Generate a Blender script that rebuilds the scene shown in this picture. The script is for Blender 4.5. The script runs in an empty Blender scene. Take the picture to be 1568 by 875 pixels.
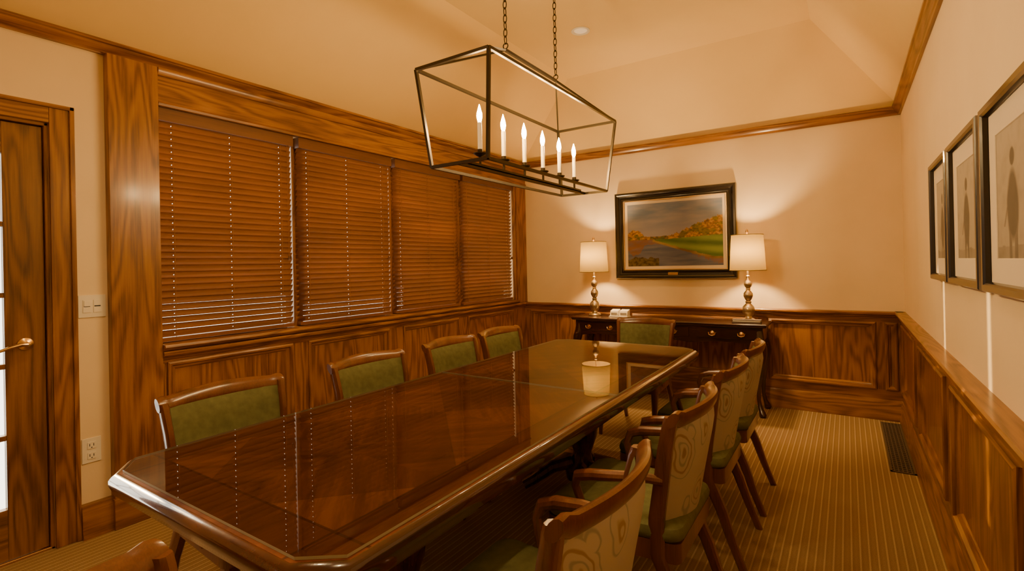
import bpy, bmesh, math, random
from mathutils import Vector, Matrix, noise
random.seed(4)
S=bpy.context.scene
XL,XR,YB,YF=-3.311,0.391,5.122,-1.30
ZC=2.516   # underside of crown trim
RAIL=0.90
# ------------------------------------------------------------------ materials
def new_mat(name):
    m=bpy.data.materials.new(name); m.use_nodes=True
    nt=m.node_tree; b=nt.nodes['Principled BSDF']; return m,nt,b
def N(nt,t,**kw):
    n=nt.nodes.new(t)
    for k,v in kw.items(): setattr(n,k,v)
    return n
def ramp(nt,stops):
    r=N(nt,'ShaderNodeValToRGB'); e=r.color_ramp.elements
    while len(e)<len(stops): e.new(0.5)
    for i,(p,c) in enumerate(stops): e[i].position=p; e[i].color=(*c,1)
    return r
def plain(name,col,rough=.5,metal=0,coat=0,spec=.5,emit=None,estr=0):
    m,nt,b=new_mat(name)
    b.inputs['Base Color'].default_value=(*col,1); b.inputs['Roughness'].default_value=rough
    b.inputs['Metallic'].default_value=metal; b.inputs['Coat Weight'].default_value=coat
    b.inputs['Specular IOR Level'].default_value=spec
    if emit: b.inputs['Emission Color'].default_value=(*emit,1); b.inputs['Emission Strength'].default_value=estr
    return m
def noisy(name,c1,c2,scale=8,rough=.8,bump=.0,bscale=80,metal=0,stretch=(1,1,1)):
    m,nt,b=new_mat(name)
    tc=N(nt,'ShaderNodeTexCoord'); mp=N(nt,'ShaderNodeMapping'); mp.inputs['Scale'].default_value=stretch
    n=N(nt,'ShaderNodeTexNoise'); n.inputs['Scale'].default_value=scale; n.inputs['Detail'].default_value=6
    r=ramp(nt,[(.3,c1),(.7,c2)])
    L=nt.links.new
    L(tc.outputs['Object'],mp.inputs[0]); L(mp.outputs[0],n.inputs['Vector']); L(n.outputs['Fac'],r.inputs[0]); L(r.outputs[0],b.inputs['Base Color'])
    b.inputs['Roughness'].default_value=rough; b.inputs['Metallic'].default_value=metal
    if bump:
        n2=N(nt,'ShaderNodeTexNoise'); n2.inputs['Scale'].default_value=bscale; n2.inputs['Detail'].default_value=3
        bp=N(nt,'ShaderNodeBump'); bp.inputs['Strength'].default_value=bump; bp.inputs['Distance'].default_value=.004
        L(tc.outputs['Object'],n2.inputs['Vector']); L(n2.outputs['Fac'],bp.inputs['Height']); L(bp.outputs[0],b.inputs['Normal'])
    return m
def wood(name,dark,mid,light,axis='Z',scale=1.0,rough=.35,coat=.3,figure=80,fine=.57,coatr=.15,thin=0):
    m,nt,b=new_mat(name); L=nt.links.new
    tc=N(nt,'ShaderNodeTexCoord'); mp=N(nt,'ShaderNodeMapping'); sc=[1,1,1]; sc['XYZ'.index(axis)]=.13
    mp.inputs['Scale'].default_value=sc
    n=N(nt,'ShaderNodeTexNoise'); n.inputs['Scale'].default_value=4.8*scale; n.inputs['Detail'].default_value=2; n.inputs['Distortion'].default_value=.2
    mul=N(nt,'ShaderNodeMath',operation='MULTIPLY'); mul.inputs[1].default_value=figure
    sn=N(nt,'ShaderNodeMath',operation='SINE')
    mp2=N(nt,'ShaderNodeMapping'); sc2=[1,1,1]; sc2['XYZ'.index(axis)]=.035; mp2.inputs['Scale'].default_value=sc2
    n2=N(nt,'ShaderNodeTexNoise'); n2.inputs['Scale'].default_value=120*scale; n2.inputs['Detail'].default_value=4; n2.inputs['Roughness'].default_value=.65
    mr=N(nt,'ShaderNodeMapRange'); mr.inputs[1].default_value=-1; mr.inputs[2].default_value=1; mr.inputs[3].default_value=.18; mr.inputs[4].default_value=.80
    mix=N(nt,'ShaderNodeMix',data_type='FLOAT'); mix.inputs[0].default_value=fine
    r=ramp(nt,[(.27,dark),(.48,mid),(.72,light)])
    n3=N(nt,'ShaderNodeTexNoise'); n3.inputs['Scale'].default_value=1.1; n3.inputs['Detail'].default_value=1
    r3=ramp(nt,[(.3,(.76,.73,.70)),(.7,(1.12,1.12,1.12))]); mc=N(nt,'ShaderNodeMix',data_type='RGBA',blend_type='MULTIPLY'); mc.inputs[0].default_value=1
    L(tc.outputs['Object'],mp.inputs[0]); L(mp.outputs[0],n.inputs['Vector']); L(n.outputs['Fac'],mul.inputs[0]); L(mul.outputs[0],sn.inputs[0]); L(sn.outputs[0],mr.inputs[0])
    L(tc.outputs['Object'],mp2.inputs[0]); L(mp2.outputs[0],n2.inputs['Vector']); L(tc.outputs['Object'],n3.inputs['Vector']); L(n3.outputs['Fac'],r3.inputs[0])
    L(mr.outputs[0],mix.inputs[2]); L(n2.outputs['Fac'],mix.inputs[3]); L(mix.outputs[0],r.inputs[0]); L(r.outputs[0],mc.inputs[6]); L(r3.outputs[0],mc.inputs[7]); L(mc.outputs[2],b.inputs['Base Color'])
    b.inputs['Roughness'].default_value=rough; b.inputs['Coat Weight'].default_value=coat; b.inputs['Coat Roughness'].default_value=coatr
    bp=N(nt,'ShaderNodeBump'); bp.inputs['Strength'].default_value=.08; bp.inputs['Distance'].default_value=.002
    L(n2.outputs['Fac'],bp.inputs['Height']); L(bp.outputs[0],b.inputs['Normal'])
    if thin:   # thin slats let a little daylight through
        out=nt.nodes['Material Output']; tr=N(nt,'ShaderNodeBsdfTranslucent'); tr.inputs[0].default_value=(1,.36,.03,1); ms=N(nt,'ShaderNodeMixShader'); ms.inputs[0].default_value=thin
        L(b.outputs[0],ms.inputs[1]); L(tr.outputs[0],ms.inputs[2]); L(ms.outputs[0],out.inputs['Surface'])
    return m
OD,OM,OL=(.115,.037,.003),(.255,.100,.008),(.36,.156,.014)
oakZ=wood('oak_vertical',OD,OM,OL,'Z'); oakY=wood('oak_along_y',OD,OM,OL,'Y'); oakX=wood('oak_along_x',OD,OM,OL,'X')
mahX=wood('mahogany',(.035,.008,.003),(.085,.022,.007),(.14,.04,.012),'X',rough=.25,coat=.6,figure=30)
mahZ=wood('mahogany_vertical',(.035,.008,.003),(.085,.022,.007),(.14,.04,.012),'Z',rough=.25,coat=.6,figure=30)
darkw=wood('dark_console_wood',(.014,.004,.002),(.035,.010,.005),(.065,.020,.009),'X',rough=.25,coat=.6,figure=24)
chairw=wood('chair_wood',(.065,.018,.004),(.13,.040,.009),(.19,.063,.015),'Z',scale=2,rough=.28,coat=.6,figure=14,fine=.6)
wallp=noisy('cream_wall_paint',(.80,.635,.385),(.85,.685,.425),2.5,.75,.06,160)
ceilp=noisy('cream_ceiling_paint',(.86,.62,.235),(.90,.66,.26),1.5,.8,.05,120)
brass=plain('brass',(.75,.50,.18),.25,1)
iron=plain('dark_bronze_iron',(.06,.045,.025),.36,.7)
blackm=plain('black_lacquer',(.012,.010,.009),.3,0,.4)
white=plain('white_plastic',(.82,.77,.64),.4)
slot=plain('dark_slot',(.02,.02,.02),.6)
# ------------------------------------------------------------------ mesh builder
class MB:
    def __init__(s): s.v=[]; s.f=[]; s.m=[]; s.mats=[]
    def mi(s,mat):
        if mat not in s.mats: s.mats.append(mat)
        return s.mats.index(mat)
    def add(s,vs,fs,mat):
        o=len(s.v); s.v.extend([tuple(v) for v in vs])
        ml=mat if isinstance(mat,list) else [mat]*len(fs)
        for f,mm in zip(fs,ml): s.f.append([a+o for a in f]); s.m.append(s.mi(mm))
    def box(s,x0,x1,y0,y1,z0,z1,mat): s.pbox(lambda u,v,h:(u,v,h),x0,x1,y0,y1,z0,z1,mat)
    def pbox(s,P,u0,u1,v0,v1,h0,h1,mat):
        vs=[P(u,v,h) for u in (u0,u1) for v in (v0,v1) for h in (h0,h1)]
        s.add(vs,[(0,1,3,2),(4,6,7,5),(0,4,5,1),(2,3,7,6),(0,2,6,4),(1,5,7,3)],mat)
    def loft(s,rings,mat,cap=True,closed=True,wrap=False):
        n=len(rings[0]); m=len(rings); vs=[p for r in rings for p in r]; fs=[]
        for i in range(m if wrap else m-1):
            i2=(i+1)%m
            for j in range(n if closed else n-1):
                k=(j+1)%n; fs.append((i*n+j,i*n+k,i2*n+k,i2*n+j))
        if cap and not wrap: fs.append(tuple(range(n))[::-1]); fs.append(tuple(range((m-1)*n,m*n)))
        s.add(vs,fs,mat)
    def ring(s,P,u0,u1,v0,v1,prof,mat,mat2=None):
        vs=[];fs=[];ml=[]
        for i,h in prof: vs+=[P(u0+i,v0+i,h),P(u1-i,v0+i,h),P(u1-i,v1-i,h),P(u0+i,v1-i,h)]
        for a in range(len(prof)-1):
            for j in range(4):
                k=(j+1)%4; fs.append((a*4+j,a*4+k,a*4+4+k,a*4+4+j)); ml.append(mat2 if (mat2 and j%2==0) else mat)
        s.add(vs,fs,ml)
    def extr(s,P,u0,u1,prof,mat):
        s.loft([[P(u,v,h) for h,v in prof] for u in (u0,u1)],mat)
    def lathe(s,c,prof,mat,n=24,axis='Z'):
        rings=[]
        for r,z in prof:
            rg=[]
            for k in range(n):
                a=2*math.pi*k/n; x,y=r*math.cos(a),r*math.sin(a)
                rg.append((c[0]+x,c[1]+y,c[2]+z) if axis=='Z' else ((c[0]+z,c[1]+x,c[2]+y) if axis=='X' else (c[0]+x,c[1]+z,c[2]+y)))
            rings.append(rg)
        s.loft(rings,mat)
    def tube(s,pts,r,mat,n=8,closed=False,sq=False):
        pts=[Vector(p) for p in pts]; rings=[]; m=len(pts); up=None
        rr=r if isinstance(r,(list,tuple)) else [r]*m
        for i,p in enumerate(pts):
            if closed: t=(pts[(i+1)%m]-pts[i-1])
            else: t=(pts[min(i+1,m-1)]-pts[max(i-1,0)])
            t.normalize()
            if up is None: up=Vector((0,0,1)) if abs(t.z)<.9 else Vector((0,1,0))
            a=t.cross(up).normalized(); b=a.cross(t).normalized(); up=b
            if sq: rings.append([p+a*rr[i]*sx+b*rr[i]*sy for sx,sy in ((1,1),(-1,1),(-1,-1),(1,-1))])
            else: rings.append([p+(a*math.cos(2*math.pi*k/n)+b*math.sin(2*math.pi*k/n))*rr[i] for k in range(n)])
        s.loft(rings,mat,wrap=closed)
    def obj(s,name,bevel=0,smooth=True,seg=2,recalc=True):
        me=bpy.data.meshes.new(name); me.from_pydata(s.v,[],s.f)
        for m in s.mats: me.materials.append(m)
        me.polygons.foreach_set('material_index',s.m)
        if recalc:
            bm=bmesh.new(); bm.from_mesh(me); bmesh.ops.recalc_face_normals(bm,faces=bm.faces); bm.to_mesh(me); bm.free()
        if smooth:
            me.polygons.foreach_set('use_smooth',[True]*len(me.polygons)); me.set_sharp_from_angle(angle=math.radians(35))
        ob=bpy.data.objects.new(name,me); S.collection.objects.link(ob)
        if bevel:
            b=ob.modifiers.new('bevel','BEVEL'); b.width=bevel; b.segments=seg; b.limit_method='ANGLE'; b.angle_limit=math.radians(40); b.harden_normals=True
        return ob
PL=lambda u,v,h:(XL+h,u,v)
PR=lambda u,v,h:(XR-h,u,v)
PB=lambda u,v,h:(u,YB-h,v)
PF=lambda u,v,h:(u,YF+h,v)
# ------------------------------------------------------------------ shell
m,nt,b=new_mat('striped_carpet'); L=nt.links.new
tc=N(nt,'ShaderNodeTexCoord'); sp=N(nt,'ShaderNodeSeparateXYZ'); L(tc.outputs['Object'],sp.inputs[0])
mu=N(nt,'ShaderNodeMath',operation='MULTIPLY'); mu.inputs[1].default_value=1/.034; L(sp.outputs['X'],mu.inputs[0])
fr=N(nt,'ShaderNodeMath',operation='FRACT'); L(mu.outputs[0],fr.inputs[0])
r1=ramp(nt,[(0,(.28,.178,.084)),(.30,(.32,.207,.100)),(.64,(.29,.187,.088)),(.74,(.47,.335,.18)),(.84,(.47,.335,.18)),(.92,(.28,.178,.084))]); L(fr.outputs[0],r1.inputs[0])
nz=N(nt,'ShaderNodeTexNoise'); nz.inputs['Scale'].default_value=260; L(tc.outputs['Object'],nz.inputs['Vector'])
mx=N(nt,'ShaderNodeMix',data_type='RGBA',blend_type='MULTIPLY'); mx.inputs[0].default_value=.7
r2=ramp(nt,[(.3,(.62,.62,.62)),(.7,(1.15,1.15,1.15))]); L(nz.outputs['Fac'],r2.inputs[0])
L(r1.outputs[0],mx.inputs[6]); L(r2.outputs[0],mx.inputs[7]); L(mx.outputs[2],b.inputs['Base Color'])
b.inputs['Roughness'].default_value=.95; b.inputs['Specular IOR Level'].default_value=.1
bp=N(nt,'ShaderNodeBump'); bp.inputs['Strength'].default_value=.5; bp.inputs['Distance'].default_value=.004; L(nz.outputs['Fac'],bp.inputs['Height']); L(bp.outputs[0],b.inputs['Normal'])
carpet=m
o=MB(); o.box(XL-.2,XR+.2,YF-.2,YB+.2,-.1,0,carpet); o.obj('floor',smooth=False)
T=.16; ZT=2.62
WY=[(1.262,2.105),(2.135,3.015),(3.045,3.925),(3.955,4.875)]; WZ0,WZ1=.945,2.30
DY0,DY1,DZ=-.13,.805,2.10
o=MB()
segs=[YF-T,DY0,DY1,WY[0][0],WY[3][1],YB+T]
o.box(XL-T,XL,segs[0],segs[1],0,ZT,wallp); o.box(XL-T,XL,segs[1],segs[2],DZ,ZT,wallp); o.box(XL-T,XL,segs[2],segs[3],0,ZT,wallp)
o.box(XL-T,XL,segs[3],segs[4],0,WZ0-.02,wallp); o.box(XL-T,XL,segs[3],segs[4],WZ1,ZT,wallp); o.box(XL-T,XL,segs[4],segs[5],0,ZT,wallp)
o.obj('wall_left',smooth=False)
o=MB(); o.box(XR,XR+T,YF-T,YB+T,0,ZT,wallp); o.obj('wall_right',smooth=False)
o=MB(); o.box(XL,XR,YB,YB+T,0,ZT,wallp); o.obj('wall_back',smooth=False)
o=MB(); o.box(XL,XR,YF-T,YF,0,ZT,wallp); o.obj('wall_front',smooth=False)
o=MB(); a=[(XL,YF,2.575),(XR,YF,2.575),(XR,YB,2.575),(XL,YB,2.575)]; ZF=3.23
bq=[(-2.35,YF+.6,ZF),(-.21,YF+.6,ZF),(-.21,4.52,ZF),(-2.35,4.52,ZF)]
Q=[(0,1,5,4),(1,2,6,5),(2,3,7,6),(3,0,4,7)]
o.add(a+bq,Q+[(4,5,6,7)],ceilp)
e=[(x+(-.2 if x<-1 else .2),y+(-.2 if y<0 else .2),2.70) for x,y,z in a]; t2=[(x,y,ZF+.15) for x,y,z in bq]
o.add(a+e,Q,ceilp); o.add(e+t2,Q+[(4,5,6,7)],ceilp)
o.obj('ceiling',smooth=False)
cp=[(0,ZC),(.018,ZC),(.022,ZC+.012),(.03,ZC+.02),(.045,ZC+.035),(.05,ZC+.045),(.06,ZC+.05),(.06,ZC+.066),(0,ZC+.066)]
o=MB(); o.extr(PL,YF,YB,cp,oakY); o.extr(PR,YF,YB,cp,oakY); o.extr(PB,XL,XR,cp,oakX); o.extr(PF,XL,XR,cp,oakX); o.obj('trim_1')
mprof=[(0,.028),(0,.040),(.010,.045),(.020,.042),(.028,.030),(.036,.027),(.044,.016),(.048,.012)]
def wains(name,P,u0,u1,panels,hm,v0=.25,v1=.81,top=.86):
    o=MB(); o.pbox(P,u0,u1,.0,top,0,.012,oakZ)
    o.pbox(P,u0,u1,.0,v0,.012,.028,hm); o.pbox(P,u0,u1,v1,top,.012,.028,hm)
    e=u0
    for a,b in panels:
        if a>e: o.pbox(P,e,a,v0,v1,.012,.028,oakZ)
        o.ring(P,a,b,v0,v1,mprof,oakZ,hm); e=b
    if u1>e: o.pbox(P,e,u1,v0,v1,.012,.028,oakZ)
    rp=[(0,top-.03),(.03,top-.03),(.034,top-.012),(.045,top-.004),(.05,top+.006),(.066,top+.012),(.072,top+.02),(.072,RAIL-.008),(.066,RAIL),(0,RAIL)]
    o.extr(P,u0,u1,rp,hm)
    return o.obj(name)
def base(name,P,spans,hm,top=.17):
    o=MB()
    for a,b in spans:
        o.extr(P,a,b,[(0,0),(.052,0),(.052,.02),(.044,.035),(.044,top-.05),(.038,top-.035),(.036,top-.015),(.030,top),(0,top)],hm)
    return o.obj(name)
wains('trim_2',PB,XL+.012,XR-.012,[(-3.21,-2.05),(-1.93,-.78),(-.62,.19),(.25,.335)],oakX)
wains('trim_3',PR,YF,YB,[(4.06,4.98),(2.9,3.86),(1.74,2.72),(.58,1.56),(-.6,.4)][::-1],oakY)
wains('trim_4',PL,1.262,YB,[(1.29,2.06),(2.18,2.94),(3.10,3.84),(3.99,4.82)],oakY,v0=.22,v1=.835)
wains('trim_5',PF,XL+.012,XR-.012,[(-3.2,-2.1),(-1.98,-.95),(-.82,.25)],oakX)
base('baseboard_back',PB,[(XL,XR)],oakX); base('baseboard_right',PR,[(YF,YB)],oakY)
base('baseboard_left',PL,[(YF,DY0-.1),(DY1+.095,1.03),(1.262,YB)],oakY); base('baseboard_front',PF,[(XL,XR)],oakX)
o=MB()
o.pbox(PL,1.03,1.262,0,ZC,0,.055,oakZ)
o.pbox(PL,1.025,1.267,0,.16,0,.066,oakY)
o.pbox(PL,1.262,YB,WZ1+.0,ZC,0,.040,oakY)
o.extr(PL,1.262,YB,[(.04,2.47),(.05,2.474),(.058,2.49),(.062,2.505),(.062,ZC),(.04,ZC)],oakY)
o.extr(PL,1.262,YB,[(.04,2.30),(.05,2.30),(.052,2.315),(.046,2.325),(.04,2.33)],oakY)
o.pbox(PL,4.875,YB,RAIL,WZ1,0,.040,oakZ)
o.pbox(PL,4.90,4.93,RAIL,WZ1,.040,.055,oakZ)
o.extr(PL,1.262,4.9,[(-.1,RAIL),(.055,RAIL),(.075,RAIL+.01),(.085,RAIL+.022),(.08,RAIL+.04),(-.1,RAIL+.045)],oakY)
for a,b,g in ((2.105,2.135,.020),(3.015,3.045,.020),(3.925,3.955,-.03)):
    o.pbox(PL,a+g,b+.06,WZ0-.02,WZ1,-.15,-.045,oakZ)
o.obj('trim_6',bevel=.003)
def glassmat(name,tint=(1,1,1),rough=0.0,ior=1.45):
    m=bpy.data.materials.new(name); m.use_nodes=True; nt=m.node_tree; nt.nodes.clear()
    out=N(nt,'ShaderNodeOutputMaterial'); tr=N(nt,'ShaderNodeBsdfTransparent'); gl=N(nt,'ShaderNodeBsdfGlossy'); fr=N(nt,'ShaderNodeFresnel'); mx=N(nt,'ShaderNodeMixShader')
    tr.inputs[0].default_value=(*tint,1); gl.inputs['Roughness'].default_value=rough; fr.inputs['IOR'].default_value=ior
    nt.links.new(fr.outputs[0],mx.inputs[0]); nt.links.new(tr.outputs[0],mx.inputs[1]); nt.links.new(gl.outputs[0],mx.inputs[2]); nt.links.new(mx.outputs[0],out.inputs[0]); return m
wglass=glassmat('window_glass'); tglass=glassmat('table_glass',(.97,.985,.97),0.0,1.85)
slatm=wood('blind_slat_wood',(.12,.040,.003),(.19,.066,.006),(.25,.090,.010),'Y',rough=.42,coat=.1,figure=8,thin=.022)
valm=wood('blind_valance_wood',(.10,.034,.004),(.15,.052,.007),(.20,.072,.011),'Y',rough=.42,coat=.15,figure=8)
cordm=plain('blind_cord',(.25,.11,.03),.8)
for i,(a,b) in enumerate(WY):
    o=MB(); x0=-.135
    o.pbox(PL,a,b,WZ0-.02,WZ0+.03,x0,-.10,oakY); o.pbox(PL,a,b,WZ1-.04,WZ1,x0,-.10,oakY)
    o.pbox(PL,a+.02,b-.02,WZ0+.02,WZ1-.03,-.12,-.118,wglass)
    o.obj('window_%d'%(i+1),smooth=False)
    o=MB(); ya,yb_=a+.006,b-.006; xc=-.022
    o.pbox(PL,ya,yb_,WZ1-.075,WZ1-.002,xc-.02,xc+.045,valm)
    o.pbox(PL,ya+.004,yb_-.004,WZ0+.004,WZ0+.026,xc-.024,xc+.024,slatm)
    w=b-a; holes=[a+.09,(a+b)/2,b-.09]
    tilt=math.radians(54.5); hw=.025; z=WZ0+.050
    while z<WZ1-.08:
        lanes=[-hw,-.003,.003,hw]
        ys=[ya+.003]
        for hpos in holes: ys+= [hpos-.0015,hpos+.0015]
        ys.append(yb_-.003)
        jit=random.uniform(-.03,.03)-(.03 if z<1.2 else 0)
        vs=[]; fs=[]
        for y in ys:
            for l in lanes:
                tt=tilt+jit; crown=.0025*(1-(l/hw)**2)
                vs.append(PL(y,z+l*math.sin(tt)-crown*math.cos(tt),xc+l*math.cos(tt)+crown*math.sin(tt)))
        for k in range(len(ys)-1):
            for l in range(3):
                if k%2==1 and l==1: continue
                p=k*4+l; fs.append((p,p+1,p+5,p+4))
        o.add(vs,fs,slatm); z+=.038
    for hpos in holes:
        for dx in (-.024,.026): o.pbox(PL,hpos-.001,hpos+.001,WZ0+.02,WZ1-.06,xc+dx-.001,xc+dx+.001,cordm)
    for dy in (.03,.045):
        o.pbox(PL,yb_-dy-.001,yb_-dy+.001,1.45,WZ1-.06,xc+.04,xc+.042,cordm)
        o.lathe(PL(yb_-dy,1.42,xc+.041),[(.002,.03),(.006,.02),(.008,.0),(.001,-.002)],valm,8)
    o.obj('window_blind',smooth=False)
# door
o=MB()
cw=.095
for (a,b_,c,d) in ((DY1,DY1+cw,0,DZ+cw),(DY0-cw,DY0,0,DZ+cw)):
    o.pbox(PL,a,b_,c,d,0,.022,oakZ)
o.pbox(PL,DY0,DY1,DZ,DZ+cw,0,.022,oakY)
for a,b_ in ((DY1+cw-.02,DY1+cw),(DY0-cw,DY0-cw+.02)): o.pbox(PL,a,b_,0,DZ+cw,.022,.032,oakZ)
o.pbox(PL,DY0-cw,DY1+cw,DZ+cw-.02,DZ+cw,.022,.032,oakY)
o.pbox(PL,DY1-.015,DY1,0,DZ,-T,0,oakZ); o.pbox(PL,DY0,DY0+.015,0,DZ,-T,0,oakZ); o.pbox(PL,DY0,DY1,DZ-.015,DZ,-T,0,oakY)
o.pbox(PL,DY1-.035,DY1-.015,0,DZ,-.10,-.062,oakZ); o.pbox(PL,DY0+.015,DY0+.035,0,DZ,-.10,-.062,oakZ); o.pbox(PL,DY0,DY1,DZ-.035,DZ-.015,-.10,-.062,oakY)
o.pbox(PL,DY0,DY1,0,.012,-T,-.0,brass)
o.obj('trim_7',bevel=.003)
doorZ=wood('door_oak_vertical',(.085,.032,.004),(.19,.078,.010),(.27,.12,.016),'Z'); doorY=wood('door_oak_along_y',(.085,.032,.004),(.19,.078,.010),(.27,.12,.016),'Y')
o=MB(); d0,d1=DY0+.018,DY1-.018; g0,g1=d0+.13,.645; gz0,gz1=.25,1.93; h0,h1=-.06,-.018
o.pbox(PL,d0,g0,.014,2.08,h0,h1,doorZ); o.pbox(PL,g1,d1,.014,2.08,h0,h1,doorZ); o.pbox(PL,g0,g1,.014,gz0,h0,h1,doorY); o.pbox(PL,g0,g1,gz1,2.08,h0,h1,doorY)
for k in range(1,5):
    z=gz0+(gz1-gz0)*k/5; o.pbox(PL,g0,g1,z-.012,z+.012,h0,h1,doorY)
o.pbox(PL,(g0+g1)/2-.012,(g0+g1)/2+.012,gz0,gz1,h0,h1,doorZ)
o.pbox(PL,g0,g1,gz0,gz1,-.041,-.037,wglass)
o.lathe(PL(.715,1.02,h1),[(.03,0),(.03,.006),(.022,.010),(.010,.014),(.010,.045),(.012,.05),(.001,.052)],brass,20,'X')
o.tube([PL(.715,1.02,h1+.045),PL(.69,1.022,h1+.05),PL(.65,1.012,h1+.048),PL(.615,1.0,h1+.045),PL(.60,1.005,h1+.045)],[.010,.010,.008,.007,.005],brass,10)
o.obj('door_1',bevel=.002)
o=MB(); o.pbox(PL,.908,1.02,1.125,1.24,0,.006,white)
for y in (.942,.985):
    o.pbox(PL,y-.016,y+.016,1.15,1.215,.006,.009,white); o.pbox(PL,y-.013,y+.013,1.18,1.186,.009,.0095,slot)
o.pbox(PL,.93,.954,1.183,1.21,.009,.012,white)
o.obj('light_switch',bevel=.0015)
o=MB(); o.pbox(PL,.912,.99,.375,.50,0,.006,white)
for z in (.41,.463):
    o.pbox(PL,.934,.968,z-.017,z+.017,.006,.009,white); o.pbox(PL,.941,.944,z-.004,z+.009,.009,.0095,slot); o.pbox(PL,.957,.960,z-.004,z+.009,.009,.0095,slot); o.pbox(PL,.948,.953,z-.013,z-.008,.009,.0095,slot)
o.obj('power_outlet',bevel=.0015)
# floor vent
o=MB(); vx0,vx1,vy0,vy1=.205,.338,3.88,5.0
o.box(vx0,vx1,vy0,vy1,.0,.002,slot)
bm_=plain('vent_metal',(.13,.095,.055),.45,.3)
o.box(vx0,vx0+.012,vy0,vy1,0,.006,bm_); o.box(vx1-.012,vx1,vy0,vy1,0,.006,bm_); o.box(vx0,vx1,vy0,vy0+.012,0,.006,bm_); o.box(vx0,vx1,vy1-.012,vy1,0,.006,bm_)
for k in range(1,6): x=vx0+(vx1-vx0)*k/6; o.box(x-.0035,x+.0035,vy0,vy1,.002,.005,bm_)
y=vy0+.04
while y<vy1: o.box(vx0,vx1,y-.005,y+.005,.002,.0055,bm_); y+=.04
o.obj('floor_vent',smooth=False)
# recessed cans: first one is real, the rest and all spots added for fill
cans=[(-1.77,3.65),(-.75,3.65),(-1.77,.6),(-.75,.6)]
canm=plain('downlight_lens',(.9,.85,.75),.5,emit=(1,.70,.38),estr=.3)
for i,(x,y) in enumerate(cans):
    o=MB(); o.lathe((x,y,ZF),[(.075,-.001),(.075,-.006),(.058,-.008),(.052,-.001)],white,28); o.lathe((x,y,ZF),[(.052,-.0012),(.03,-.002),(.001,-.0025)],canm,28); o.obj('recessed_fill_light')
    l=bpy.data.lights.new('fill_spot','SPOT'); l.energy=(32,32,58,58)[i]; l.color=(1,.69,.33); l.spot_size=math.radians(150); l.spot_blend=1; l.shadow_soft_size=.06
    lo=bpy.data.objects.new('fill_spot_lamp',l); lo.location=(x,y,ZF-.03); S.collection.objects.link(lo)
# ------------------------------------------------------------------ conference table
TX0,TX1,TY0,TY1=-1.905,-.825,.555,3.42; TZ=.768
def octo(ins,z,cx=.10,cy=.075):
    x0,x1,y0,y1=TX0+ins,TX1-ins,TY0+ins,TY1-ins; k=ins*.4; a,b=cx-k*.6,cy-k*.6
    return [(x0+a,y0,z),(x1-a,y0,z),(x1,y0+b,z),(x1,y1-b,z),(x1-a,y1,z),(x0+a,y1,z),(x0,y1-b,z),(x0,y0+b,z)]
def veneer():
    m,nt,b=new_mat('mahogany_veneer'); L=nt.links.new
    tc=N(nt,'ShaderNodeTexCoord'); sp=N(nt,'ShaderNodeSeparateXYZ'); L(tc.outputs['Object'],sp.inputs[0])
    def M(op,a,bv=None,c=None):
        n=N(nt,'ShaderNodeMath',operation=op)
        for i,x in enumerate((a,bv,c)):
            if x is None: continue
            if isinstance(x,(int,float)): n.inputs[i].default_value=x
            else: L(x,n.inputs[i])
        return n.outputs[0]
    cx=(TX0+TX1)/2; per=.475
    ax=M('ABSOLUTE',M('SUBTRACT',sp.outputs['X'],cx))
    yy=M('SUBTRACT',sp.outputs['Y'],TY0)
    ay=M('PINGPONG',yy,per)
    d1=M('ADD',ax,ay); d2=M('SUBTRACT',ax,ay)
    bx=M('GREATER_THAN',ax,.40)
    yb0=M('LESS_THAN',yy,.14); yb1=M('GREATER_THAN',yy,TY1-TY0-.14); bord=M('MAXIMUM',bx,M('MAXIMUM',yb0,yb1))
    cb=N(nt,'ShaderNodeCombineXYZ'); L(M('MULTIPLY',d1,1.0),cb.inputs[0]); L(M('MULTIPLY',d2,.12),cb.inputs[1])
    cell=M('FLOOR',M('DIVIDE',yy,per)); L(M('MULTIPLY',cell,.37),cb.inputs[2])
    cb2=N(nt,'ShaderNodeCombineXYZ'); L(ax,cb2.inputs[0]); L(M('MULTIPLY',sp.outputs['Y'],.12),cb2.inputs[1])
    mxv=N(nt,'ShaderNodeMix',data_type='VECTOR'); L(bord,mxv.inputs[0]); L(cb.outputs[0],mxv.inputs[4]); L(cb2.outputs[0],mxv.inputs[5])
    n=N(nt,'ShaderNodeTexNoise'); n.inputs['Scale'].default_value=11; n.inputs['Detail'].default_value=5; n.inputs['Roughness'].default_value=.6; n.inputs['Distortion'].default_value=.4; L(mxv.outputs[1],n.inputs['Vector'])
    n2=N(nt,'ShaderNodeTexNoise'); n2.inputs['Scale'].default_value=90; L(mxv.outputs[1],n2.inputs['Vector'])
    s=M('ADD',M('MULTIPLY',n.outputs['Fac'],.8),M('MULTIPLY',n2.outputs['Fac'],.2))
    alt=M('GREATER_THAN',d2,.0); s=M('ADD',s,M('MULTIPLY',M('MULTIPLY',alt,M('SUBTRACT',1.0,bord)),.12))
    r=ramp(nt,[(.34,(.060,.013,.002)),(.54,(.135,.036,.005)),(.74,(.27,.086,.013))]); L(s,r.inputs[0])
    l1=M('COMPARE',ax,.40,.004); mn=M('COMPARE',yy,.14,.004); l1=M('MAXIMUM',l1,mn)
    l2=M('MULTIPLY',M('COMPARE',d2,0.0,.003),M('SUBTRACT',1.0,bord)); l1=M('MAXIMUM',l1,M('MULTIPLY',l2,.5))
    mxc=N(nt,'ShaderNodeMix',data_type='RGBA'); L(M('MULTIPLY',l1,.7),mxc.inputs[0]); L(r.outputs[0],mxc.inputs[6]); mxc.inputs[7].default_value=(.03,.008,.003,1)
    L(mxc.outputs[2],b.inputs['Base Color']); b.inputs['Roughness'].default_value=.35; b.inputs['Specular IOR Level'].default_value=.3
    return m
ven=veneer()
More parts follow.
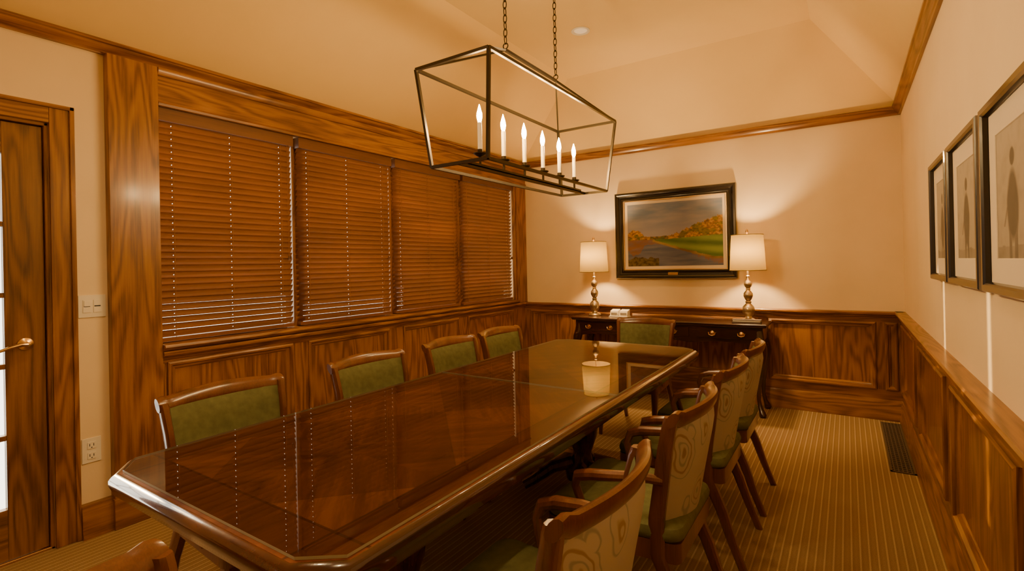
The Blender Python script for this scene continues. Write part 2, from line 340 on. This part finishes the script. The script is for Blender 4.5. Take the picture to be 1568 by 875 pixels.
mahY=wood('mahogany_edge',(.03,.007,.003),(.075,.019,.006),(.12,.034,.010),'Y',rough=.2,coat=.8,figure=24,coatr=.05)
o=MB()
prof=[(.14,.655),(.075,.66),(.055,.668),(.05,.685),(.03,.695),(.012,.705),(.006,.72),(.0,.735),(.0,.75),(.006,.76),(.016,TZ),(.02,TZ)]
o.loft([octo(i,z) for i,z in prof],mahY,cap=False)
o.add(octo(.02,TZ),[tuple(range(8))],ven); o.add(octo(.14,.655),[tuple(range(8))],mahY)
o.loft([octo(.22,.60),octo(.22,.657)],mahY)
for cy in (1.25,2.72):
    cx=(TX0+TX1)/2
    o.lathe((cx,cy,0),[(.10,.06),(.11,.12),(.07,.16),(.055,.22),(.09,.32),(.10,.40),(.07,.48),(.06,.52),(.12,.56),(.13,.60)],mahZ,24)
    for sx in (-1,1):
        for sy in (-1,1):
            o.tube([(cx+sx*.05,cy+sy*.04,.16),(cx+sx*.15,cy+sy*.11,.13),(cx+sx*.24,cy+sy*.17,.06),(cx+sx*.29,cy+sy*.21,.028)],[.04,.035,.03,.028],mahZ,10)
tbl=o.obj('conference_table')
o=MB()
def octr(ins,z,y0,y1,lo,hi):
    x0,x1=TX0+ins,TX1-ins; a,b=.085,.06
    p=[]
    p+= [(x0+a,y0,z),(x1-a,y0,z),(x1,y0+b,z)] if lo else [(x0,y0,z),(x1,y0,z)]
    p+= [(x1,y1-b,z),(x1-a,y1,z),(x0+a,y1,z),(x0,y1-b,z)] if hi else [(x1,y1,z),(x0,y1,z)]
    if lo: p+=[(x0,y0+b,z)]
    return p
gs=2.045
gedge=plain('glass_edge',(.42,.46,.38),.2,0,0,.8)
for y0,y1,lo,hi in ((TY0+.03,gs-.002,1,0),(gs+.002,TY1-.03,0,1)):
    q=octr(.03,TZ+.0075,y0,y1,lo,hi); o.add(q,[tuple(range(len(q)))],tglass)
    o.loft([octr(.03,TZ+.0005,y0,y1,lo,hi),octr(.03,TZ+.0074,y0,y1,lo,hi)],gedge,cap=False)
g=o.obj('glass_top',smooth=False,recalc=False); g.parent=tbl
# ------------------------------------------------------------------ chairs
green=noisy('green_velvet_fabric',(.108,.115,.038),(.160,.166,.058),30,.85,.35,500)
m,nt,b=new_mat('paisley_back_fabric'); L=nt.links.new
tc=N(nt,'ShaderNodeTexCoord'); v=N(nt,'ShaderNodeTexVoronoi'); v.inputs['Scale'].default_value=7; nz=N(nt,'ShaderNodeTexNoise'); nz.inputs['Scale'].default_value=6
mv=N(nt,'ShaderNodeMix',data_type='VECTOR'); mv.inputs[0].default_value=.13; L(tc.outputs['Object'],nz.inputs['Vector']); L(tc.outputs['Object'],mv.inputs[4]); L(nz.outputs['Color'],mv.inputs[5]); L(mv.outputs[1],v.inputs['Vector'])
bg_=(.46,.43,.37); gd=(.31,.235,.11); gr=(.29,.30,.25)
r=ramp(nt,[(0,gd),(.07,gd),(.10,bg_),(.15,bg_),(.17,gr),(.19,gr),(.21,bg_),(.27,bg_),(.285,gd),(.31,gd),(.33,bg_),(.41,bg_),(.425,gr),(.44,gr),(.46,bg_)]); L(v.outputs['Distance'],r.inputs[0]); L(r.outputs[0],b.inputs['Base Color']); b.inputs['Roughness'].default_value=.55
cream=m
def rrect(cx,cy,wf,wb,d,r,z,n=4):
    pts=[]
    for (sx,sy,a0) in ((1,1,0),(-1,1,90),(-1,-1,180),(1,-1,270)):
        w=wf if sy>0 else wb
        for k in range(n+1):
            a=math.radians(a0+90*k/n); pts.append((cx+sx*(w-r)+r*math.cos(a),cy+sy*(d-r)+r*math.sin(a),z))
    return pts
def backy(z):
    t=(z-.42)/(.87-.42); return -.205-.075*t-.012*max(0,t)**2
def build_chair():
    o=MB()
    o.loft([rrect(0,.0,.245,.215,.24,.03,z) for z in (.365,.43)],chairw)
    o.loft([rrect(0,.0,.245-i,.215-i,.24-i,.045,z) for i,z in ((.004,.43),(-.004,.44),(-.006,.455),(.0,.475),(.02,.488),(.06,.496),(.12,.50))],green)
    nu,nv=16,10
    W=lambda z: .195+.030*(z-.38)/.47
    def bp_(u,z,off): return (u*W(z),backy(z)+.055*u*u+off,z)
    fr,bk=[],[]
    for j in range(nv+1):
        v=j/nv; z=.385+(.828-.385)*v; rf=[];rb=[]
        for i in range(nu+1):
            u=-1+2*i/nu; e=(1-abs(u)**6)*(1-abs(2*v-1)**8)
            rf.append(bp_(u,z,.012+.022*e)); rb.append(bp_(u,z,-.012-.016*e))
        fr.append(rf);bk.append(rb)
    o.loft(fr,green,cap=False,closed=False); o.loft(bk,cream,cap=False,closed=False)
    for s in (-1,1):
        rings=[]
        for z,x,y,hx,hy in ((0,.215,-.315,.014,.016),(.12,.212,-.268,.017,.019),(.25,.208,-.225,.020,.023),(.38,.203,-.165,.021,.028),(.50,.210,-.165,.015,.026),(.62,.218,-.185,.014,.025),(.74,.226,-.203,.014,.024),(.83,.232,-.222,.015,.022),(.85,.234,-.227,.015,.02)):
            rings.append([(s*x+hx*a,y+hy*b,z) for a,b in ((1,.6),(.6,1),(-.6,1),(-1,.6),(-1,-.6),(-.6,-1),(.6,-1),(1,-.6))])
        o.loft(rings,chairw)
        rings=[]
        for z,x,y,h in ((0,.222,.222,.013),(.1,.220,.220,.016),(.25,.216,.214,.021),(.37,.214,.208,.026),(.40,.214,.208,.026)):
            rings.append([(s*x+h*a,y+h*b,z) for a,b in ((1,.6),(.6,1),(-.6,1),(-1,.6),(-1,-.6),(-.6,-1),(.6,-1),(1,-.6))])
        o.loft(rings,chairw)
        pts=[(s*.222,-.19,.635),(s*.240,-.13,.64),(s*.258,-.04,.632),(s*.262,.05,.62),(s*.256,.10,.605),(s*.246,.115,.565),(s*.238,.10,.51),(s*.236,.085,.45),(s*.234,.085,.40)]
        o.tube(pts,[.015,.017,.019,.021,.020,.016,.015,.017,.018],chairw,10)
    rings=[]
    for i in range(25):
        u=-1+2*i/24; x=u*.25; y=backy(.86)+.062*u*u+.0; zc=.846-.010*u*u+(.008 if abs(u)>.9 else 0)
        if abs(u)>.93: y-=.006
        hh=.034-.004*abs(u)+( -.004 if abs(u)>.97 else 0); hd=.019
        rings.append([(x,y+hd*math.cos(t)*1.0-.012*math.sin(t),zc+hh*math.sin(t)) for t in [2*math.pi*k/12 for k in range(12)]])
    o.loft(rings,chairw)
    return o
cb=build_chair(); first=cb.obj('dining_chair')
def chair(x,y,rot,first_=[True]):
    if first_[0]: ob=first; first_[0]=False
    else: ob=bpy.data.objects.new('dining_chair',first.data); S.collection.objects.link(ob)
    ob.location=(x,y,0); ob.rotation_euler=(0,0,math.radians(rot))
for y in (1.07,1.83,2.52,3.10): chair(-.71,y,90)
for y in (1.08,1.83,2.50,3.06): chair(-1.97,y,-90)
chair(-1.44,3.86,180); chair(-.72,.31,-58)
# ------------------------------------------------------------------ console table
o=MB(); CX0,CX1,CY0,CY1=-2.43,-.58,4.63,5.045; CZ=.80
def fy(x,ins=.035):
    t=(x-CX0-ins)/(CX1-CX0-2*ins); return CY0+ins-.022*math.sin(math.pi*t)**2+.014*math.cos(6*math.pi*t)
def cout(ins,z):
    n=40; p=[]
    for k in range(n+1):
        t=k/n; x=CX0+ins+(CX1-CX0-2*ins)*t
        p.append((x,CY0+ins-.022*math.sin(math.pi*t)**2+.014*math.cos(6*math.pi*t),z))
    return p+[(CX1-ins,CY1,z),(CX0+ins,CY1,z)]
o.loft([cout(i,z) for i,z in ((.02,CZ-.036),(.006,CZ-.03),(.0,CZ-.02),(.0,CZ-.008),(.008,CZ))],darkw)
o.loft([cout(.035,z) for z in (CZ-.15,CZ-.036)],darkw)
for a,b in ((-2.36,-1.86),(-1.78,-1.23),(-1.15,-.65)):
    zt,zb=CZ-.048,CZ-.138
    n=10; rr=[]
    for k in range(n+1):
        x=a+(b-a)*k/n; y=fy(x); rr.append([(x,y+.01,zb),(x,y-.008,zb),(x,y-.014,zb+.008),(x,y-.014,zt-.008),(x,y-.008,zt),(x,y+.01,zt)])
    o.loft(rr,darkw)
    for hx in (a+.13,b-.13):
        y=fy(hx)-.014; o.lathe((hx,y,CZ-.092),[(.022,0),(.02,-.004),(.007,-.007),(.007,-.018),(.011,-.021),(.001,-.024)],brass,14,'Y')
        o.tube([(hx-.03,y-.012,CZ-.085),(hx-.025,y-.016,CZ-.105),(hx,y-.02,CZ-.113),(hx+.025,y-.016,CZ-.105),(hx+.03,y-.012,CZ-.085)],.0035,brass,8)
for k in range(23):
    x=CX0+.06+(CX1-CX0-.12)*k/23; dz=.03*abs(math.sin(3*math.pi*k/23))
    x2=CX0+.06+(CX1-CX0-.12)*(k+1)/23; dz2=.03*abs(math.sin(3*math.pi*(k+1)/23))
    y,y2=fy(x),fy(x2); zt=CZ-.149
    o.add([(x,y,zt),(x2,y2,zt),(x2,y2,zt-.045+dz2),(x,y,zt-.045+dz),(x,y+.02,zt),(x2,y2+.02,zt),(x2,y2+.02,zt-.045+dz2),(x,y+.02,zt-.045+dz)],[(0,1,2,3),(4,7,6,5),(3,2,6,7),(0,4,5,1),(0,3,7,4),(1,5,6,2)],darkw)
for sx,lx in ((-1,CX0+.075),(1,CX1-.075)):
    for sy,ly in ((-1,CY0+.075),(1,CY1-.05)):
        prof=[(.74,0,.042),(.66,.008,.046),(.60,.022,.048),(.54,.030,.042),(.46,.024,.032),(.36,.010,.024),(.25,-.004,.019),(.14,-.006,.016),(.08,.006,.018),(.045,.022,.026),(.02,.028,.030),(0,.026,.024)]
        syy=sy if sy<0 else 0
        rings=[[(lx+sx*d+r*math.cos(t),ly+syy*d+r*math.sin(t),z) for t in [2*math.pi*k/14 for k in range(14)]] for z,d,r in prof]
        o.loft(rings,darkw)
        if sy<0:
            for q in (0,1,2): o.lathe((lx+sx*.02,ly-.055+.006*q,.625-.035*q),[(.001,-.02),(.018-.004*q,-.012),(.020-.004*q,0),(.001,.008)],darkw,12,'Y')
o.obj('console_table')
# lamps
silver=noisy('antique_silver_leaf',(.42,.33,.20),(.66,.56,.40),25,.32,0,metal=.9)
m=bpy.data.materials.new('linen_lampshade'); m.use_nodes=True; nt=m.node_tree; nt.nodes.clear()
out=N(nt,'ShaderNodeOutputMaterial'); tr=N(nt,'ShaderNodeBsdfTranslucent'); df=N(nt,'ShaderNodeBsdfDiffuse'); mx=N(nt,'ShaderNodeMixShader'); mx.inputs[0].default_value=.5
tr.inputs[0].default_value=(.075,.052,.013,1); df.inputs[0].default_value=(.62,.44,.16,1)
nt.links.new(tr.outputs[0],mx.inputs[1]); nt.links.new(df.outputs[0],mx.inputs[2]); nt.links.new(mx.outputs[0],out.inputs[0]); shade=m
for lx in (-2.24,-.745):
    ly=4.82; o=MB(); z0=CZ
    o.lathe((lx,ly,z0),[(.062,0),(.064,.012),(.058,.022),(.045,.03),(.03,.036),(.026,.05),(.040,.062),(.050,.085),(.054,.11),(.048,.135),(.030,.155),(.020,.165),(.026,.172),(.026,.18),(.018,.188),(.030,.205),(.040,.23),(.038,.255),(.022,.275),(.016,.285),(.022,.292),(.016,.30),(.028,.315),(.034,.335),(.028,.358),(.014,.375),(.012,.40),(.018,.408),(.010,.415),(.008,.46)],silver,28)
    o.tube([(lx,ly,z0+.46),(lx,ly,z0+.80)],.004,brass,8)
    o.lathe((lx,ly,z0),[(.004,.78),(.009,.79),(.012,.805),(.008,.82),(.001,.828)],brass,12)
    for k in range(3):
        a=2*math.pi*k/3; o.tube([(lx,ly,z0+.775),(lx+.13*math.cos(a),ly+.13*math.sin(a),z0+.77)],.002,brass,6)
    n=40; zb,zt=z0+.46,z0+.775
    o.loft([[(lx+r*math.cos(2*math.pi*k/n),ly+r*math.sin(2*math.pi*k/n),z) for k in range(n)] for r,z in ((.150,zb),(.141,(zb+zt)/2),(.132,zt))],shade,cap=False)
    for r,z in ((.1505,zb),(.1325,zt)): o.tube([(lx+r*math.cos(2*math.pi*k/n),ly+r*math.sin(2*math.pi*k/n),z) for k in range(n)],.003,shade,6,closed=True)
    ob=o.obj('table_lamp')
    l=bpy.data.lights.new('lamp_bulb','POINT'); l.energy=54; l.color=(1,.62,.26); l.shadow_soft_size=.035
    lo=bpy.data.objects.new('lamp_bulb',l); lo.location=(lx+.0,ly-.03,z0+.63); S.collection.objects.link(lo); lo.parent=ob
o=MB(); o.box(-2.06,-1.86,4.76,4.86,CZ,CZ+.008,white); cf=plain('card_face',(.5,.46,.4),.6)
for k in range(2):
    x=-2.05+k*.1; o.add([(x,4.77,CZ+.008),(x+.085,4.77,CZ+.008),(x+.085,4.85,CZ+.008),(x,4.85,CZ+.008),(x,4.785,CZ+.06),(x+.085,4.785,CZ+.06),(x+.085,4.85,CZ+.075),(x,4.85,CZ+.075)],[(0,1,2,3),(4,5,6,7),(0,1,5,4),(1,2,6,5),(2,3,7,6),(3,0,4,7)],white)
    o.box(x+.01,x+.075,4.771,4.778,CZ+.02,CZ+.045,cf)
o.obj('card_holder',bevel=.002)
o=MB(); bk2=plain('book_cover',(.10,.07,.05),.5)
o.box(-.86,-.63,4.68,4.755,CZ,CZ+.014,bk2); o.box(-.855,-.635,4.684,4.75,CZ+.014,CZ+.026,white); o.box(-.86,-.63,4.68,4.755,CZ+.026,CZ+.032,bk2)
o.obj('book_stack',bevel=.001)
# ------------------------------------------------------------------ pictures
def colgrid(name,P,u0,u1,v0,v1,h,fn,nx,ny,mat):
    me=bpy.data.meshes.new(name); vs=[];cols=[]
    for j in range(ny+1):
        for i in range(nx+1):
            u,v=i/nx,j/ny; vs.append(P(u0+(u1-u0)*u,v0+(v1-v0)*v,h)); cols.append((*fn(u,v),1))
    fs=[(j*(nx+1)+i,j*(nx+1)+i+1,(j+1)*(nx+1)+i+1,(j+1)*(nx+1)+i) for j in range(ny) for i in range(nx)]
    me.from_pydata(vs,[],fs); ca=me.color_attributes.new('paint','FLOAT_COLOR','POINT')
    ca.data.foreach_set('color',[c for q in cols for c in q]); me.materials.append(mat)
    ob=bpy.data.objects.new(name,me); S.collection.objects.link(ob); return ob
def attrmat(name,rough):
    m,nt,b=new_mat(name); a=N(nt,'ShaderNodeVertexColor'); a.layer_name='paint'; nt.links.new(a.outputs[0],b.inputs['Base Color']); b.inputs['Roughness'].default_value=rough; b.inputs['Specular IOR Level'].default_value=.25; return m
paintm=attrmat('oil_paint',.5); printm=attrmat('sepia_print',.7)
def fb(x,y,s=1,o=4): return noise.fractal(Vector((x*s,y*s,s*.37)),1.0,2.0,o)
def lerp(a,b,t): t=max(0,min(1,t)); return tuple(a[i]+(b[i]-a[i])*t for i in range(3))
def treetop(u):
    b=.05+.012*fb(u*14,1)
    if u<.30: b=max(b,.17*math.exp(-((u-.08)/.12)**2)+.02*fb(u*30,2))
    if u>.45: b=max(b,.035+.24*max(0,min(1,(u-.46)/.45))**.9+.03*fb(u*22,5)+.02*fb(u*60,7))
    return b
def landscape(u,v):
    hz=.42+.07*max(0,u-.4)
    n=fb(u*3,v*6,1.5)
    if v>hz+treetop(u):
        t=(v-hz)/(1-hz); c=lerp((.30,.27,.30),(.13,.17,.27),t*1.4)
        return lerp(c,(.27,.26,.30),.35+.7*fb(u*3,v*9,1.2))
    if v>hz:
        k=.5+.8*fb(u*40,v*40,1); c=lerp((.11,.055,.012),(.50,.26,.03),k)
        if .25<u<.45: c=lerp((.05,.05,.015),(.28,.15,.03),k)
        if fb(u*9,v*9,1.3)>.12: c=lerp(c,(.08,.11,.015),.6)
        return c
    curve=.42-.28*max(0,min(1,(u-.30)/.6))**.9
    if u>.30 and v>curve+.01*fb(u*20,9):
        c=lerp((.07,.12,.012),(.20,.26,.04),.5+.5*math.sin(v*38+u*5)+.3*n); return c
    if v>curve-.035 and u>.28: return lerp((.16,.09,.03),(.30,.20,.08),.5+n)
    if v<.12+.06*fb(u*8,3) and u<.35: return lerp((.05,.03,.012),(.14,.10,.03),.5+fb(u*30,v*30))
    c=lerp((.06,.08,.13),(.17,.16,.19),.5+.5*fb(u*4,v*25))
    tt=treetop(u)*1.5
    if v>hz-tt: c=lerp(c,(.22,.09,.025),.65+.3*fb(u*15,v*25))
    return c
gold=plain('gold_liner',(.55,.38,.18),.35,.6); linen=plain('linen_liner',(.62,.52,.38),.8)
fm=wood('black_frame_wood',(.006,.005,.004),(.014,.010,.007),(.03,.02,.012),'X',rough=.25,coat=.5,figure=10)
o=MB(); a0,a1,b0,b1=-2.095,-.874,1.18,2.09
o.ring(PB,a0,a1,b0,b1,[(0,0.002),(0,.055),(.008,.066),(.022,.068),(.034,.058),(.045,.040),(.058,.036),(.070,.044),(.078,.046),(.086,.036)],fm)
o.ring(PB,a0,a1,b0,b1,[(.086,.036),(.088,.040),(.096,.040),(.099,.032)],gold)
o.ring(PB,a0,a1,b0,b1,[(.099,.032),(.100,.030),(.128,.022)],linen); o.pbox(PB,a0+.01,a1-.01,b0+.01,b1-.01,.002,.012,blackm)
o.pbox(PB,(a0+a1)/2-.05,(a0+a1)/2+.05,b0+.035,b0+.06,.036,.052,brass)
pf=o.obj('landscape_painting')
c=colgrid('canvas',PB,a0+.126,a1-.126,b0+.126,b1-.126,.021,landscape,220,150,paintm); c.parent=pf
def mkprint(seed):
    def fn(u,v):
        n=fb(u*5+seed*3,v*5,1.1); base_=lerp((.30,.25,.19),(.48,.41,.31),.5+.4*v+.4*n)
        cx=.5+.04*seed
        body=max(0,1-((u-cx)/(.16-.10*max(0,v-.45)))**2-((v-.40)/.30)**2)*3
        head=max(0,1-((u-cx)/.065)**2-((v-.76)/.075)**2)*4
        legs=1 if (abs(abs(u-cx)-.07)<.035 and v<.28) else 0
        arm=max(0,1-abs((u-cx-.12)+(v-.42)*.6)/.03) if .25<v<.6 else 0
        ground=.5 if v<.10+.02*n else 0
        return lerp(base_,(.085,.07,.05),min(.8,max(body,head,legs,arm,ground)*.7+.3*n))
    return fn
silv=plain('frame_side_silver',(.33,.30,.27),.4,.5); matb=plain('picture_mat',(.74,.64,.48),.9,spec=.1)
for i,(ya,yb2) in enumerate(((2.745,3.225),(2.14,2.70),(1.50,2.085))):
    z0,z1=1.238,1.80; o=MB()
    o.ring(PR,ya,yb2,z0,z1,[(0,.002),(0,.036)],silv); o.ring(PR,ya,yb2,z0,z1,[(0,.036),(.004,.040),(.02,.040),(.026,.034),(.03,.022)],blackm)
    o.ring(PR,ya,yb2,z0,z1,[(.028,.020),(.10,.020),(.102,.018)],matb); o.pbox(PR,ya+.005,yb2-.005,z0+.005,z1-.005,.002,.015,slot)
    p=o.obj('framed_print',smooth=False)
    c=colgrid('print_sheet',PR,ya+.10,yb2-.10,z0+.10,z1-.10,.0175,mkprint(i),90,110,printm); c.parent=p
# ------------------------------------------------------------------ chandelier
o=MB(); cx=-1.38; r=.0066
A=[(cx-.20,1.60),(cx+.20,1.60),(cx+.20,2.89),(cx-.20,2.89)]; B=[(cx-.155,1.64),(cx+.155,1.64),(cx+.155,2.84),(cx-.155,2.84)]
zt,zb,zr=2.22,1.79,2.40
for k in range(4):
    q=(k+1)%4
    o.tube([(*A[k],zt),(*A[q],zt)],r,iron,sq=True); o.tube([(*B[k],zb),(*B[q],zb)],r,iron,sq=True); o.tube([(*A[k],zt),(*B[k],zb)],r,iron,sq=True)
rg=[(cx,2.01,zr),(cx,2.51,zr)]
o.tube(rg,r,iron,sq=True)
for k in (0,1): o.tube([(*A[k],zt),rg[0]],.0045,iron,sq=True)
for k in (2,3): o.tube([(*A[k],zt),rg[1]],.0045,iron,sq=True)
o.tube([(cx,1.64,zb),(cx,2.84,zb)],.008,iron,sq=True)
o.tube([(cx,1.69,zb+.010),(cx,2.79,zb+.010)],.008,iron,sq=True)
candle=plain('candle_sleeve',(.85,.74,.50),.5,emit=(1,.62,.25),estr=.35)
m=bpy.data.materials.new('flame_bulb'); m.use_nodes=True; nt=m.node_tree; nt.nodes.clear(); e=N(nt,'ShaderNodeEmission'); e.inputs[0].default_value=(1,.62,.24,1); e.inputs[1].default_value=900; ou=N(nt,'ShaderNodeOutputMaterial'); nt.links.new(e.outputs[0],ou.inputs[0]); bulb=m
for y in (1.79,1.975,2.16,2.345,2.53,2.715):
    o.lathe((cx,y,zb),[(.006,.015),(.006,.05),(.018,.056),(.03,.064),(.031,.068),(.012,.070),(.012,.085)],iron,16)
    o.lathe((cx,y,zb),[(.0105,.075),(.0105,.205),(.008,.207)],candle,14)
    o.lathe((cx,y,zb),[(.006,.207),(.0095,.217),(.0125,.232),(.0115,.248),(.007,.266),(.003,.280),(.0008,.288)],bulb,10)
for (x,y,z) in rg:
    z0=z+.006; n=0
    o.tube([(x+.014*math.cos(t),y,z0+.014+.014*math.sin(t)) for t in [2*math.pi*k/12 for k in range(12)]],.003,iron,6,closed=True)
    zz=z0+.024
    while zz<ZF-.06:
        pts=[]
        for k in range(12):
            t=2*math.pi*k/12; a,b_=.0095*math.cos(t),.021*math.sin(t)
            pts.append((x+a,y,zz+.02+b_) if n%2 else (x,y+a,zz+.02+b_))
        o.tube(pts,.0025,iron,6,closed=True); zz+=.0345; n+=1
    o.lathe((x,y,ZF),[(.012,-.075),(.016,-.05),(.05,-.025),(.062,-.012),(.064,0)],iron,24)
o.obj('linear_lantern_chandelier')
# ------------------------------------------------------------------ daylight + low sun
w=bpy.data.worlds.new('daylight'); S.world=w; w.use_nodes=True; bg=w.node_tree.nodes['Background']; bg.inputs[0].default_value=(1,.90,.74,1); bg.inputs[1].default_value=5.5
l=bpy.data.lights.new('sun','SUN'); l.energy=9; l.angle=math.radians(.8); l.color=(1,.66,.28)
lo=bpy.data.objects.new('sun',l); S.collection.objects.link(lo); lo.location=(-8,2,4)
lo.rotation_euler=Vector((1,.030,-.26)).to_track_quat('-Z','Y').to_euler()
# ------------------------------------------------------------------ camera
yaw,pitch,roll=.57307,.0022178,-.021102
f=Vector((-math.sin(yaw)*math.cos(pitch),math.cos(yaw)*math.cos(pitch),math.sin(pitch))); rr=Vector((math.cos(yaw),math.sin(yaw),0)); u=rr.cross(f)
r2=math.cos(roll)*rr+math.sin(roll)*u; u2=-math.sin(roll)*rr+math.cos(roll)*u
cd=bpy.data.cameras.new('camera'); cd.sensor_width=36; cd.lens=36*765.26/1568; cd.shift_x=-19.076/1568; cd.shift_y=-33.42/1568; cd.clip_start=.05
co=bpy.data.objects.new('camera',cd); S.collection.objects.link(co)
M=Matrix(((r2.x,u2.x,-f.x,0),(r2.y,u2.y,-f.y,0),(r2.z,u2.z,-f.z,1.3502),(0,0,0,1)))
co.matrix_world=M; S.camera=co
